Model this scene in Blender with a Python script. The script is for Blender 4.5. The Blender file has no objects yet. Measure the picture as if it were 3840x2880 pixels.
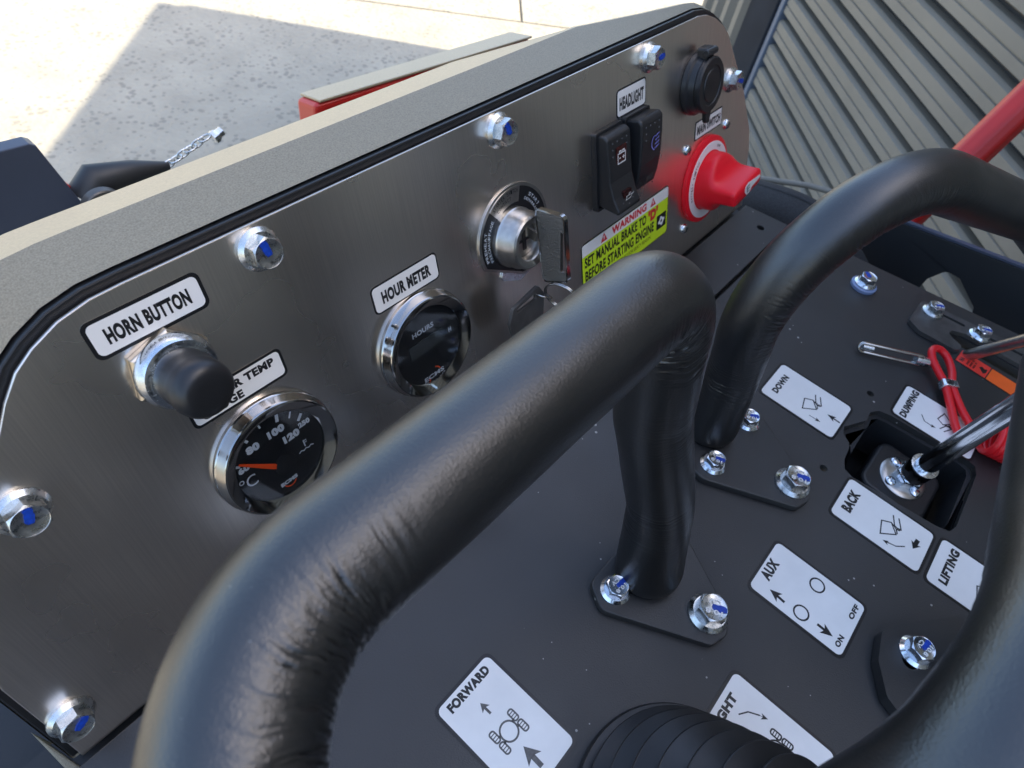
import bpy, math, random
from mathutils import Vector, Matrix, noise
from mathutils.geometry import tessellate_polygon
random.seed(7)
scene = bpy.context.scene
COL = scene.collection
# ------------------------------------------------------------------ camera
# console deck is z = 0, x runs along the dashboard, y away from the operator
CAM_R = ((0.64978974, -0.74781895, 0.13616205), (-0.53258077, -0.57572802, -0.62039905), (0.54233847, 0.33061165, -0.77237615))
cam_data = bpy.data.cameras.new('camera'); cam = bpy.data.objects.new('camera', cam_data); COL.objects.link(cam)
cx, cy, cz = Vector(CAM_R[0]), -Vector(CAM_R[1]), -Vector(CAM_R[2])
cm = Matrix((cx, cy, cz)).transposed().to_4x4(); cm.translation = (0, 0, 0.38); cam.matrix_world = cm
cam_data.sensor_fit = 'HORIZONTAL'; cam_data.sensor_width = 36; cam_data.lens = 23.137
cam_data.clip_start = 0.01; cam_data.clip_end = 400
cam_data.dof.use_dof = True; cam_data.dof.focus_distance = 0.33; cam_data.dof.aperture_fstop = 18
scene.camera = cam
# ------------------------------------------------------------------ daylight
WA = math.radians(42.5)                       # direction of the shed wall
AX = Vector((math.cos(WA), math.sin(WA), 0)); NX = Vector((-math.sin(WA), math.cos(WA), 0))
GROUND = -1.05
SUN_EL = math.radians(50)
to_sun = -(NX + 0.10*AX).normalized()
world = bpy.data.worlds.new('World'); scene.world = world; world.use_nodes = True
wn = world.node_tree; bg = wn.nodes['Background']
sky = wn.nodes.new('ShaderNodeTexSky'); sky.sky_type = 'NISHITA'; sky.sun_disc = False
sky.sun_elevation = SUN_EL; sky.sun_rotation = math.atan2(to_sun.x, to_sun.y)
sky.air_density = 1.0; sky.dust_density = 2.2; sky.ozone_density = 1.0
wn.links.new(sky.outputs[0], bg.inputs[0]); bg.inputs[1].default_value = 0.15
sl = bpy.data.lights.new('sun', 'SUN'); sl.energy = 2.6; sl.angle = math.radians(0.53); sl.color = (1, .91, .74)
so = bpy.data.objects.new('sun', sl); COL.objects.link(so)
sd = Vector((to_sun.x*math.cos(SUN_EL), to_sun.y*math.cos(SUN_EL), math.sin(SUN_EL)))
so.rotation_euler = sd.to_track_quat('Z', 'Y').to_euler(); so.location = (0, 0, 6)
vs = scene.view_settings; vs.view_transform = 'Standard'; vs.look = 'None'; vs.exposure = 1.88; vs.gamma = 1; vs.use_curve_mapping = False
scene.render.engine = 'CYCLES'

# ------------------------------------------------------------------ helpers
I4 = Matrix.Identity(4)
class MB:
    def __init__(s): s.v = []; s.f = []; s.uv = None
    def add(s, vs, fs, M=None):
        o = len(s.v)
        s.v += [tuple(M @ Vector(p)) if M else tuple(p) for p in vs]
        s.f += [tuple(i+o for i in f) for f in fs]
        return s
    def prism(s, poly, z0, z1, M=None, bot=True):
        n = len(poly); vs = [(x, y, z0) for x, y in poly]+[(x, y, z1) for x, y in poly]
        fs = [tuple(range(n, 2*n))]+([tuple(range(n-1, -1, -1))] if bot else [])
        fs += [(i, (i+1) % n, n+(i+1) % n, n+i) for i in range(n)]
        return s.add(vs, fs, M)
    def plate(s, outer, holes, z0, z1, M=None):          # flat sheet with cut-outs
        loops = [outer]+holes; pts = [p for l in loops for p in l]; N = len(pts)
        tri = tessellate_polygon([[Vector((x, y, 0)) for x, y in l] for l in loops])
        vs = [(x, y, z1) for x, y in pts]+[(x, y, z0) for x, y in pts]; fs = []
        for a, b, c in tri:
            A, B, C = pts[a], pts[b], pts[c]
            if (B[0]-A[0])*(C[1]-A[1])-(B[1]-A[1])*(C[0]-A[0]) < 0: b, c = c, b
            fs += [(a, b, c), (N+c, N+b, N+a)]
        o = 0
        for k, l in enumerate(loops):
            n = len(l)
            ar = sum(l[i][0]*l[(i+1) % n][1]-l[(i+1) % n][0]*l[i][1] for i in range(n))
            for i in range(n):
                a, b = o+i, o+(i+1) % n
                q = (N+a, N+b, b, a) if (ar > 0) == (k == 0) else (a, b, N+b, N+a)
                fs.append(q)
            o += n
        return s.add(vs, fs, M)
    def flat(s, poly, z, M=None): return s.add([(x, y, z) for x, y in poly], [tuple(range(len(poly)))], M)
    def box(s, x0, x1, y0, y1, z0, z1, M=None): return s.prism([(x0, y0), (x1, y0), (x1, y1), (x0, y1)], z0, z1, M)
    def lathe(s, prof, n=32, M=None, cap0=True, cap1=True, ph=0):
        vs = []; fs = []; m = len(prof)
        for r, z in prof:
            for k in range(n):
                a = 2*math.pi*k/n+ph; vs.append((r*math.cos(a), r*math.sin(a), z))
        for j in range(m-1):
            for k in range(n):
                k2 = (k+1) % n; fs.append((j*n+k, j*n+k2, (j+1)*n+k2, (j+1)*n+k))
        if cap0: fs.append(tuple(range(n-1, -1, -1)))
        if cap1: fs.append(tuple((m-1)*n+k for k in range(n)))
        return s.add(vs, fs, M)
    def tube(s, pts, r, n=12, closed=False, M=None, cap=True):
        P = [Vector(p) for p in pts]; m = len(P)
        T = []
        for i in range(m):
            a = P[(i-1) % m] if (closed or i > 0) else P[i]; b = P[(i+1) % m] if (closed or i < m-1) else P[i]
            T.append((b-a).normalized())
        N = T[0].orthogonal().normalized(); vs = []; fs = []
        for i in range(m):
            if i: N = (T[i-1].rotation_difference(T[i]) @ N)
            N = (N-T[i]*N.dot(T[i])).normalized(); B = T[i].cross(N)
            rr = r[i] if isinstance(r, (list, tuple)) else r
            for k in range(n):
                a = 2*math.pi*k/n; vs.append(P[i]+(N*math.cos(a)+B*math.sin(a))*rr)
        for i in range(m if closed else m-1):
            for k in range(n):
                j = (i+1) % m; k2 = (k+1) % n; fs.append((i*n+k, i*n+k2, j*n+k2, j*n+k))
        if cap and not closed: fs += [tuple(range(n-1, -1, -1)), tuple((m-1)*n+k for k in range(n))]
        return s.add(vs, fs, M)
    def stroke(s, pts, w, z, M=None, closed=False):       # flat printed line
        P = [Vector((p[0], p[1])) for p in pts]; m = len(P); L = []; Rr = []
        for i in range(m):
            a = P[(i-1) % m] if (closed or i) else None; b = P[(i+1) % m] if (closed or i < m-1) else None
            d1 = (P[i]-a).normalized() if a is not None else None; d2 = (b-P[i]).normalized() if b is not None else None
            d = ((d1 or d2)+(d2 or d1)); d = d.normalized() if d.length > 1e-6 else (d1 or d2)
            nn = Vector((-d.y, d.x)); k = 1.0
            if d1 and d2: k = 1/max(.45, nn.dot(Vector((-d1.y, d1.x))))
            L.append(P[i]+nn*w/2*k); Rr.append(P[i]-nn*w/2*k)
        vs = [(p.x, p.y, z) for p in L]+[(p.x, p.y, z) for p in Rr]
        fs = [(i, m+i, m+(i+1) % m, (i+1) % m) for i in range(m if closed else m-1)]
        return s.add(vs, fs, M)
    def arrow(s, a, b, w, hw, hl, z, M=None):
        a, b = Vector(a), Vector(b); d = (b-a).normalized(); n = Vector((-d.y, d.x)); e = b-d*hl*.75
        s.add([tuple(p)+(z,) for p in (a+n*w/2, a-n*w/2, e-n*w/2, e+n*w/2)], [(0, 1, 2, 3)], M)
        return s.add([tuple(p)+(z,) for p in (b, b-d*hl+n*hw/2, b-d*hl*.75, b-d*hl-n*hw/2)], [(0, 1, 2, 3)], M)
    def ring(s, c, r, w, z, n=28, M=None, a0=0, a1=2*math.pi):
        full = abs(a1-a0) > 6.28
        pts = [(c[0]+r*math.cos(a0+(a1-a0)*i/n), c[1]+r*math.sin(a0+(a1-a0)*i/n)) for i in range(n if full else n+1)]
        return s.stroke(pts, w, z, M, closed=full)
    def text(s, t, x0, y0, x1, y1, z, M=None, bold=.02, rot=0):
        vs, fs = glyphs(t, bold)
        xs = [p[0] for p in vs]; ys = [p[1] for p in vs]; a, b, c, d = min(xs), max(xs), min(ys), max(ys)
        cxx, cyy = (x0+x1)/2, (y0+y1)/2; R = Matrix.Rotation(rot, 2)
        out = []
        for p in vs:
            q = Vector(((p[0]-a)/(b-a)*(x1-x0)-(x1-x0)/2, (p[1]-c)/(d-c)*(y1-y0)-(y1-y0)/2)); q = R @ q
            out.append((q.x+cxx, q.y+cyy, z))
        return s.add(out, fs, M)
    def build(s, name, mat, parent=None, smooth=None, bevel=0, seg=2, M=None):
        me = bpy.data.meshes.new(name); me.from_pydata(s.v, [], s.f); me.materials.append(mat)
        if smooth is not None:
            me.polygons.foreach_set('use_smooth', [True]*len(me.polygons)); me.set_sharp_from_angle(angle=math.radians(smooth))
        me.update()
        return put(name, me, parent, bevel, seg, M)
def put(name, me, parent=None, bevel=0, seg=2, M=None):
    o = bpy.data.objects.new(name, me); COL.objects.link(o); o.parent = parent
    if M is not None: o.matrix_local = M
    if bevel:
        b = o.modifiers.new('bevel', 'BEVEL'); b.width = bevel; b.segments = seg; b.limit_method = 'ANGLE'; b.angle_limit = math.radians(40); b.harden_normals = False
        if smooth_ok(me): pass
    return o
def smooth_ok(me): return True
GC = {}
def glyphs(t, bold):
    k = (t, bold)
    if k not in GC:
        cu = bpy.data.curves.new('t', 'FONT'); cu.body = t; cu.size = 1; cu.offset = bold*2.5; cu.resolution_u = 4; cu.space_character = 1.0+bold*4
        ob = bpy.data.objects.new('t', cu); me = bpy.data.meshes.new_from_object(ob)
        GC[k] = ([tuple(v.co) for v in me.vertices], [tuple(p.vertices) for p in me.polygons])
        bpy.data.objects.remove(ob); bpy.data.curves.remove(cu); bpy.data.meshes.remove(me)
    return GC[k]
def tag(o, label, cat, group=None, kind=None):
    if label: o['label'] = label
    if cat: o['category'] = cat
    if group: o['group'] = group
    if kind: o['kind'] = kind
    return o
def thing(name, label, cat, M=None, group=None):
    o = bpy.data.objects.new(name, None); COL.objects.link(o); o.empty_display_size = .01
    if M is not None: o.matrix_world = M
    return tag(o, label, cat, group)
def T(x, y, z=0): return Matrix.Translation((x, y, z))
def RZ(a): return Matrix.Rotation(a, 4, 'Z')
def rrect(x0, x1, y0, y1, r, n=5):
    out = []
    for cx_, cy_, a in ((x1-r, y1-r, 0), (x0+r, y1-r, 90), (x0+r, y0+r, 180), (x1-r, y0+r, 270)):
        for k in range(n+1):
            t = math.radians(a+90*k/n); out.append((cx_+r*math.cos(t), cy_+r*math.sin(t)))
    return out
def rpoly(P, rad, n=5):                                    # polygon with rounded corners
    out = []; m = len(P)
    for i in range(m):
        b = Vector(P[i]); a = Vector(P[i-1]); c = Vector(P[(i+1) % m]); r = rad[i] if isinstance(rad, (list, tuple)) else rad
        if r <= 0: out.append(tuple(b)); continue
        u = (a-b).normalized(); w = (c-b).normalized(); ang = u.angle(w); t = min(r/math.tan(ang/2), .48*(a-b).length, .48*(c-b).length)
        p, q = b+u*t, b+w*t
        for k in range(n+1):
            s = k/n; out.append(tuple(p*(1-s)**2+b*2*s*(1-s)+q*s*s))
    return out
def fillet(P, rad, step=.002):
    P = [Vector(p) for p in P]; out = [P[0]]
    for i in range(1, len(P)-1):
        a, b, c = P[i-1], P[i], P[i+1]; u = (a-b).normalized(); w = (c-b).normalized(); ang = u.angle(w); r = rad[i-1]
        t = r/math.tan(ang/2); n = (u+w).normalized(); O = b+n*r/math.sin(ang/2)
        va = (b+u*t-O)/r; vb = (b+w*t-O)/r; tot = va.angle(vb); m = max(4, int(tot*r/step))
        for k in range(m+1):
            q = k/m; out.append(O+(va*math.sin((1-q)*tot)+vb*math.sin(q*tot))*(r/math.sin(tot)))
    out.append(P[-1]); return out
def resample(P, step):
    out = [P[0]]; acc = 0; nxt = step
    for i in range(1, len(P)):
        a, b = P[i-1], P[i]; L = (b-a).length
        while acc+L >= nxt-1e-9: out.append(a.lerp(b, (nxt-acc)/L)); nxt += step
        acc += L
    out.append(P[-1]); return out

# ------------------------------------------------------------------ materials
def mat(name, col=(.5, .5, .5), rough=.5, metal=0, spec=.5, bump=None, var=None, coat=0, aniso=0, rvar=None, specks=None):
    m = bpy.data.materials.new(name); m.use_nodes = True; nt = m.node_tree; N = nt.nodes; L = nt.links
    p = N['Principled BSDF']; p.inputs['Base Color'].default_value = (*col, 1); p.inputs['Roughness'].default_value = rough
    p.inputs['Metallic'].default_value = metal; p.inputs['Specular IOR Level'].default_value = spec; p.inputs['Coat Weight'].default_value = coat
    p.inputs['Anisotropic'].default_value = aniso
    tc = N.new('ShaderNodeTexCoord')
    def nz(scale, detail=3, vec=None, rough_=.55):
        t = N.new('ShaderNodeTexNoise'); t.inputs['Scale'].default_value = 1 if vec else scale; t.inputs['Detail'].default_value = detail; t.inputs['Roughness'].default_value = rough_
        if vec:
            mp = N.new('ShaderNodeMapping'); mp.inputs['Scale'].default_value = vec; L.new(tc.outputs['Object'], mp.inputs[0]); L.new(mp.outputs[0], t.inputs[0])
        else: L.new(tc.outputs['Object'], t.inputs[0])
        return t
    colsock = None
    if var:                                     # (scale or vec, amount)
        t = nz(var[0] if not isinstance(var[0], tuple) else 1, 4, var[0] if isinstance(var[0], tuple) else None)
        mr = N.new('ShaderNodeMapRange'); mr.inputs['From Min'].default_value = .3; mr.inputs['From Max'].default_value = .7
        mr.inputs['To Min'].default_value = 1-var[1]; mr.inputs['To Max'].default_value = 1+var[1]; L.new(t.outputs[0], mr.inputs[0])
        mx = N.new('ShaderNodeVectorMath'); mx.operation = 'SCALE'; mx.inputs[0].default_value = col; L.new(mr.outputs[0], mx.inputs['Scale'])
        colsock = mx.outputs[0]
    if specks:                                  # (scale, threshold radius, colour, amount)
        vo = N.new('ShaderNodeTexVoronoi'); vo.inputs['Scale'].default_value = specks[0]; L.new(tc.outputs['Object'], vo.inputs[0])
        big = nz(specks[0]*.21, 2)
        th = N.new('ShaderNodeMapRange'); th.inputs['From Min'].default_value = specks[4] if len(specks) > 4 else .5; th.inputs['From Max'].default_value = .8; th.inputs['To Min'].default_value = 0; th.inputs['To Max'].default_value = specks[1]; L.new(big.outputs[0], th.inputs[0])
        lt = N.new('ShaderNodeMath'); lt.operation = 'LESS_THAN'; L.new(vo.outputs['Distance'], lt.inputs[0]); L.new(th.outputs[0], lt.inputs[1])
        am = N.new('ShaderNodeMath'); am.operation = 'MULTIPLY'; am.inputs[1].default_value = specks[3]; L.new(lt.outputs[0], am.inputs[0])
        mx = N.new('ShaderNodeMix'); mx.data_type = 'RGBA'; L.new(am.outputs[0], mx.inputs[0]); mx.inputs[7].default_value = (*specks[2], 1)
        if colsock: L.new(colsock, mx.inputs[6])
        else: mx.inputs[6].default_value = (*col, 1)
        colsock = mx.outputs[2]
    if colsock: L.new(colsock, p.inputs['Base Color'])
    if rvar:
        t = nz(rvar[0] if not isinstance(rvar[0], tuple) else 1, 3, rvar[0] if isinstance(rvar[0], tuple) else None)
        mr = N.new('ShaderNodeMapRange'); mr.inputs['From Min'].default_value = .3; mr.inputs['From Max'].default_value = .7
        mr.inputs['To Min'].default_value = rough-rvar[1]; mr.inputs['To Max'].default_value = rough+rvar[1]; L.new(t.outputs[0], mr.inputs[0]); L.new(mr.outputs[0], p.inputs['Roughness'])
    if bump:                                    # (scale or vec, distance m, strength)
        t = nz(bump[0] if not isinstance(bump[0], tuple) else 1, 3, bump[0] if isinstance(bump[0], tuple) else None)
        b = N.new('ShaderNodeBump'); b.inputs['Strength'].default_value = bump[2]; b.inputs['Distance'].default_value = bump[1]
        L.new(t.outputs[0], b.inputs['Height']); L.new(b.outputs[0], p.inputs['Normal'])
    return m
M = {}
M['deck'] = mat('deck powder coat', (.023, .0222, .022), .46, spec=.65, bump=(1000, .00025, .55), rvar=(7, .11), var=(4, .28), specks=(120, .20, (.42, .40, .37), .8))
M['hood'] = mat('textured hood paint', (.25, .217, .155), .50, spec=.2, bump=(1200, .0003, .4), var=(1250, .20))
M['steel'] = mat('brushed stainless steel', (.88, .80, .72), .29, metal=1, bump=((2600, 60, 60), .00003, .08), var=((1500, 20, 20), .06), rvar=(11, .05))
M['warm_glow'] = mat('textured paint with tan glow', (.40, .31, .19), .34, spec=.7, bump=(900, .0004, .35), var=(750, .15), specks=(70, .16, (.12, .10, .07), .8))  # warm reflection of sunlit ground put into the base colour as tan
M['black_edge'] = mat('black edge paint', (.012, .012, .013), .35, bump=(700, .0002, .2))
M['foam'] = mat('black foam grip', (.006, .006, .006), .35, spec=.95, bump=(1300, .00025, .6), rvar=(30, .05), specks=(260, .09, (.3, .29, .27), .55))
M['foam'].node_tree.nodes['Principled BSDF'].inputs['IOR'].default_value = 1.54
M['zinc'] = mat('bright zinc', (.72, .76, .80), .20, metal=1, rvar=(500, .10), var=(300, .15))
M['chrome'] = mat('chrome', (.40, .39, .38), .08, metal=1, rvar=(60, .03))
M['rod'] = mat('polished rod', (.86, .87, .88), .13, metal=1, rvar=(30, .03))
M['zinc_dull'] = mat('dull zinc', (.60, .61, .60), .30, metal=1, rvar=(400, .12), var=(180, .25))
M['post'] = mat('charcoal post paint', (.018, .021, .028), .75, spec=.15, var=(8, .2))
M['guide'] = mat('blue grey guide rail', (.10, .13, .18), .4)
M['lock'] = mat('cast lock metal', (.52, .50, .47), .30, metal=1, bump=(900, .0001, .25), var=(220, .12))
M['blue'] = mat('blue marker paint', (.004, .045, .36), .5, var=(900, .3))
M['rubber'] = mat('black rubber', (.013, .013, .014), .40, bump=(800, .0001, .3), rvar=(40, .08))
M['plastic'] = mat('black plastic', (.017, .017, .018), .38, bump=(1600, .00008, .4))
M['vinyl'] = mat('white vinyl', (.83, .80, .76), .28, var=(35, .05), bump=(120, .0003, .2), specks=(220, .08, (.2, .2, .22), .6))
M['ink'] = mat('black print', (.010, .010, .011), .35)
M['ink_grey'] = mat('worn grey print', (.10, .095, .09), .4, var=(500, .3))
M['lime'] = mat('lime vinyl', (.62, .82, .02), .35, var=(60, .04))
M['ink_red'] = mat('red print', (.65, .02, .03), .4)
M['red'] = mat('red switch plastic', (.82, .008, .020), .36, spec=.35, bump=(700, .0001, .15))
M['red_paint'] = mat('red machine paint', (.45, .010, .007), .38, coat=.05, var=(20, .08))
M['dial'] = mat('gauge dial', (.006, .006, .007), .6)
M['dial_print'] = mat('gauge print', (.62, .66, .70), .5)
M['needle'] = mat('orange needle', (.95, .09, .01), .4)
M['dark'] = mat('dark painted steel', (.016, .017, .019), .5, bump=(700, .0002, .3))
M['slate'] = mat('slate blue painted steel', (.050, .060, .088), .38, bump=(500, .0002, .2), var=(9, .15))
M['bracket'] = mat('worn dark bracket', (.10, .095, .09), .40, metal=.5, var=(90, .25), bump=(500, .0002, .3))
M['cord'] = mat('red cord', (.72, .010, .016), .36, bump=((900, 900, 900), .0002, .3))
M['orange'] = mat('orange sticker', (.95, .13, .015), .4, var=(60, .06))
M['orange_red'] = mat('red orange sticker', (.85, .045, .03), .4, var=(60, .06))
M['brass'] = mat('yellow passivated zinc', (.58, .50, .40), .3, metal=1, var=(200, .3))
M['fabric'] = mat('black webbing fabric', (.022, .022, .023), .8, bump=((700, 700, 700), .0008, .9), var=(500, .35))
M['siding'] = mat('taupe coated sheet', (.215, .192, .156), .48, spec=.25, var=(4, .09), bump=(60, .0004, .1))
M['slat_gap'] = mat('dark joint', (.012, .014, .018), .7)
M['concrete'] = mat('concrete', (.36, .325, .255), .85, spec=.3, var=(5, .10), bump=(38, .010, .8), specks=(36, .52, (.19, .175, .145), .62, .22))
M['joint'] = mat('joint filler', (.20, .175, .13), .9)
M['washer'] = mat('blue grey washer', (.20, .26, .42), .4)
def glass_mat():
    m = bpy.data.materials.new('gauge glass'); m.use_nodes = True; nt = m.node_tree; N = nt.nodes; L = nt.links; N.remove(N['Principled BSDF'])
    t = N.new('ShaderNodeBsdfTransparent'); t.inputs[0].default_value = (.86, .87, .88, 1); g = N.new('ShaderNodeBsdfGlossy'); g.inputs['Roughness'].default_value = .05
    lw = N.new('ShaderNodeLayerWeight'); lw.inputs[0].default_value = .5; pw = N.new('ShaderNodeMath'); pw.operation = 'POWER'; pw.inputs[1].default_value = 4.0; L.new(lw.outputs['Facing'], pw.inputs[0]); fr = N.new('ShaderNodeMath'); fr.operation = 'MULTIPLY_ADD'; fr.inputs[1].default_value = .9; fr.inputs[2].default_value = .045; L.new(pw.outputs[0], fr.inputs[0]); mx = N.new('ShaderNodeMixShader')
    L.new(fr.outputs[0], mx.inputs[0]); L.new(t.outputs[0], mx.inputs[1]); L.new(g.outputs[0], mx.inputs[2]); L.new(mx.outputs[0], N['Material Output'].inputs[0])
    return m
M['glass'] = glass_mat()
# ================================================================== SETTING
WM = Matrix((AX, NX, Vector((0, 0, 1)))).transposed().to_4x4()      # (along wall, out of wall, up)
g = tag(MB().box(-60, 60, -60, 60, GROUND-.2, GROUND-.012, WM).build('ground', M['joint']), 'sandy joint filler in the gaps between the concrete slabs', None, kind='structure')
for (a0, a1, n0, n1) in ((-50, 3.505, -50, 50), (3.518, 50, -50, -.345), (3.518, 50, -.333, 50)):
    MB().box(a0, a1, n0, n1, GROUND-.15, GROUND, WM).build('concrete_slab', M['concrete'], g, bevel=.004)
# ---- metal shed beside the machine: its wall and roller door fill the right of the picture, its roof throws the shade
shed = thing('metal_shed', 'taupe metal shed with ribbed siding and roller door behind the machine', 'shed', WM @ T(0, 0, GROUND))
WALLTOP = 2.332*math.tan(SUN_EL)
MB().prism([(2.16, -5), (2.555, -5), (2.955, -1.075), (2.16, -1.075)], 0, WALLTOP-.06).build('wall', M['siding'], shed)
MB().box(-6, 2.16, -5, -1.15, 0, WALLTOP-.06).build('wall', M['siding'], shed)
MB().box(-6, 2.16, -1.15, -1.0, WALLTOP-.5, WALLTOP-.06).build('door_header', M['siding'], shed)
MB().prism([(-6.05, -5.05), (2.575, -5.05), (2.98, -1.0), (-6.05, -1.0)], WALLTOP-.06, WALLTOP).build('roof', M['siding'], shed)
rib = None
for k in range(5):
    s0 = 2.40+k*.125
    mb = MB().prism([(0, -1.075), (.028, -1.035), (.070, -1.035), (.098, -1.075)][::-1], .0, WALLTOP-.07)
    if rib is None: rib = mb.build('siding_rib', M['siding'], shed, M=T(s0, 0)); 
    else: put('siding_rib', rib.data, shed, M=T(s0, 0))
MB().box(2.165, 2.375, -1.075, -.985, 0, WALLTOP-.07).build('door_post', M['post'], shed, bevel=.006)
MB().box(2.135, 2.163, -1.10, -.992, 0, WALLTOP-.07).build('door_guide', M['guide'], shed, bevel=.004)
door = MB().box(-5.9, 2.16, -1.045, -1.03, 0, WALLTOP-.5).build('roller_door', M['slat_gap'], shed)
P_ = .0735
prof = [(-1.029, .0080), (-1.010, .0095), (-1.000, .0150), (-1.000, .0340), (-1.0040, .0355), (-1.0040, .0380), (-1.0003, .0395), (-1.000, .0620), (-1.010, .0675), (-1.029, .0690)]
slat = None
for k in range(31):
    z = 1.05-.003-14*P_+k*P_-.0037
    if slat is None:
        mb = MB(); n = len(prof)
        mb.add([(-5.9, a, b) for a, b in prof]+[(2.132, a, b) for a, b in prof], [(i, i+1, n+i+1, n+i) for i in range(n-1)][::1]+[tuple(range(n)), tuple(range(2*n-1, n-1, -1))])
        slat = mb.build('door_slat', M['siding'], door, M=T(0, 0, z)); n0 = slat
    else: put('door_slat', slat.data, door, M=T(0, 0, z))

# ================================================================== DASHBOARD
TD = math.radians(18.211); Y0 = .15364
DM = Matrix((Vector((1, 0, 0)), Vector((0, math.sin(TD), math.cos(TD))), Vector((0, -math.cos(TD), math.sin(TD))))).transposed().to_4x4(); DM.translation = (0, Y0, 0)
mm = lambda P: [(x/1000, y/1000) for x, y in P]
OUT = mm([(-57, 1), (624, 1), (623.5, 60), (619, 80), (598, 119), (573, 153), (556, 176), (545, 185), (531, 193), (517, 198), (503, 200), (60, 200), (47, 199.6), (34, 197), (22.4, 192), (14, 186.6), (5.7, 178), (-8, 160), (-31, 124), (-51, 90), (-55.5, 78), (-57, 66)])
def offset(P, d):
    out = []; n = len(P)
    for i in range(n):
        a, b, c = Vector(P[i-1]), Vector(P[i]), Vector(P[(i+1) % n]); u = (b-a).normalized(); w = (c-b).normalized()
        n1 = Vector((u.y, -u.x)); n2 = Vector((w.y, -w.x)); m = (n1+n2).normalized(); k = d/max(.5, m.dot(n1)); q = b+m*k; out.append((q.x, q.y))
    return out
dash = thing('dashboard', 'brushed steel control panel under a textured grey cowl', 'control panel', DM)
MB().prism(OUT, -.002, 0).build('front_panel', M['steel'], dash, bevel=.0005)
OF = offset(OUT, .0036)
OF = [(x, max(y, .0008)) for x, y in OF]
MB().prism(OF, -.016, -.0035).build('panel_edge', M['black_edge'], dash, bevel=.0008)
# cowl: front lip, flat top, sloping rear facet, back
OC = offset(OUT, .0047); OC = OC[:11]+[(xx, OC[11][1]) for xx in (.455, .42, .395, .385, .35, .32, .20)]+OC[11:]; Di = DM.inverted(); mb = MB(); rings = []
def W(x, y, z): return DM @ Vector((x, y, z))
r0 = [W(x, y, -.0065) for x, y in OC]
def lvl(y): return min(1, max(0, (y-.02)/.18))
def k1(x): return 1 if x < .395 else max(.12, 1-(x-.395)/.115)
def k2(x): return 1 if x < .32 else max(.03, 1-(x-.32)/.068)
r1 = [p+Vector((0, .024*lvl(q[1])*k1(p.x)+.004, .001)) for p, q in zip(r0, OC)]
r1 = [p+Vector((0, 0, .80*max(0, .2047-q[1])*.95 if (p.x < .07 and q[1] > .11) else 0)) for p, q in zip(r1, OC)]
r2 = [p+Vector((0, .0390*lvl(q[1])*k2(p.x)+.002, -.0200*lvl(q[1])*k2(p.x)-.0005)) for p, q in zip(r1, OC)]
r3 = [Vector((p.x, p.y+.004, min(p.z-.02, -.05))) for p in r2]
n = len(OC)
for r in (r0, r1, r2, r3): mb.v += [tuple(Di @ p) for p in r]
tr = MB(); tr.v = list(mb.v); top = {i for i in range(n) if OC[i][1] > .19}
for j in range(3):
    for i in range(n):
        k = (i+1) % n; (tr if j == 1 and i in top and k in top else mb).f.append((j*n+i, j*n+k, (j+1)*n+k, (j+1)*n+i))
mb.f.append(tuple(range(3*n, 4*n)))
mb.build('cowl', M['hood'], dash, smooth=25, bevel=.0015)
tr.build('cowl_glow_facet', M['warm_glow'], dash, smooth=25)  # rear facet of the cowl, its warm glow painted on in tan
# flange bolts (shared mesh); heads carry a blue paint stripe
def bolt_mesh(s, name, zn='zinc'):
    mb = MB(); R6 = .0077*s
    mb.lathe([(.0101*s, 0), (.0101*s, .0014*s), (.0095*s, .0021*s), (.0083*s, .0034*s)], 28, cap0=False)
    hx = [(R6*math.cos(math.pi/3*k), R6*math.sin(math.pi/3*k)) for k in range(6)]
    vs = []; N = 36
    def hexr(a): a = a % (math.pi/3)-math.pi/6; return R6*math.cos(math.pi/6)/math.cos(a)
    rows = [(lambda a: hexr(a), .0030*s), (lambda a: hexr(a), None), (lambda a: R6*.845, .0094*s), (lambda a: R6*.80, .0092*s), (lambda a: R6*.2, .0090*s)]
    for fn, z in rows:
        for k in range(N):
            a = 2*math.pi*k/N; r = fn(a); zz = z if z is not None else (.0094*s-(r-R6*.845)*.60)
            vs.append((r*math.cos(a), r*math.sin(a), zz))
    fs = [(j*N+k, j*N+(k+1) % N, (j+1)*N+(k+1) % N, (j+1)*N+k) for j in range(4) for k in range(N)]+[tuple(4*N+k for k in range(N))]
    mb.add(vs, fs)
    me = bpy.data.meshes.new(name); me.from_pydata(mb.v, [], mb.f); me.materials.append(M[zn])
    me.polygons.foreach_set('use_smooth', [True]*len(me.polygons)); me.set_sharp_from_angle(angle=math.radians(28)); me.update()
    return me
BOLT = {s: bolt_mesh(s, 'bolt') for s in (1.0, 1.22, .92)}; BOLT2 = {s: bolt_mesh(s, 'bolt', 'zinc_dull') for s in BOLT}
def mark_mesh(s, seed):
    rnd = random.Random(seed); w = .0026*s; L = .0062*s; a = []; b = []
    for i in range(7):
        t = -.15+1.15*i/6; a.append((t*L, w*(.55+.25*rnd.random())*(1 if 0 < i < 6 else .6))); b.append((t*L, -w*(.5+.25*rnd.random())*(1 if 0 < i < 6 else .6)))
    mb = MB().prism(b+a[::-1], .0088*s, .00952*s); me = bpy.data.meshes.new('paint_mark'); me.from_pydata(mb.v, [], mb.f); me.materials.append(M['blue']); me.update(); return me
MARKS = {(s, k): mark_mesh(s, k) for s in BOLT for k in range(3)}
tm = MB().text('10.8', -.0042, .0012, .0042, .0038, .00955, bold=.01).text('CV', -.0030, -.0040, .0030, -.0014, .00955, bold=.01)
STAMP = bpy.data.meshes.new('head_stamp'); STAMP.from_pydata(tm.v, [], tm.f); STAMP.materials.append(M['vinyl']); STAMP.update()
bc = [0]
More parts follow.
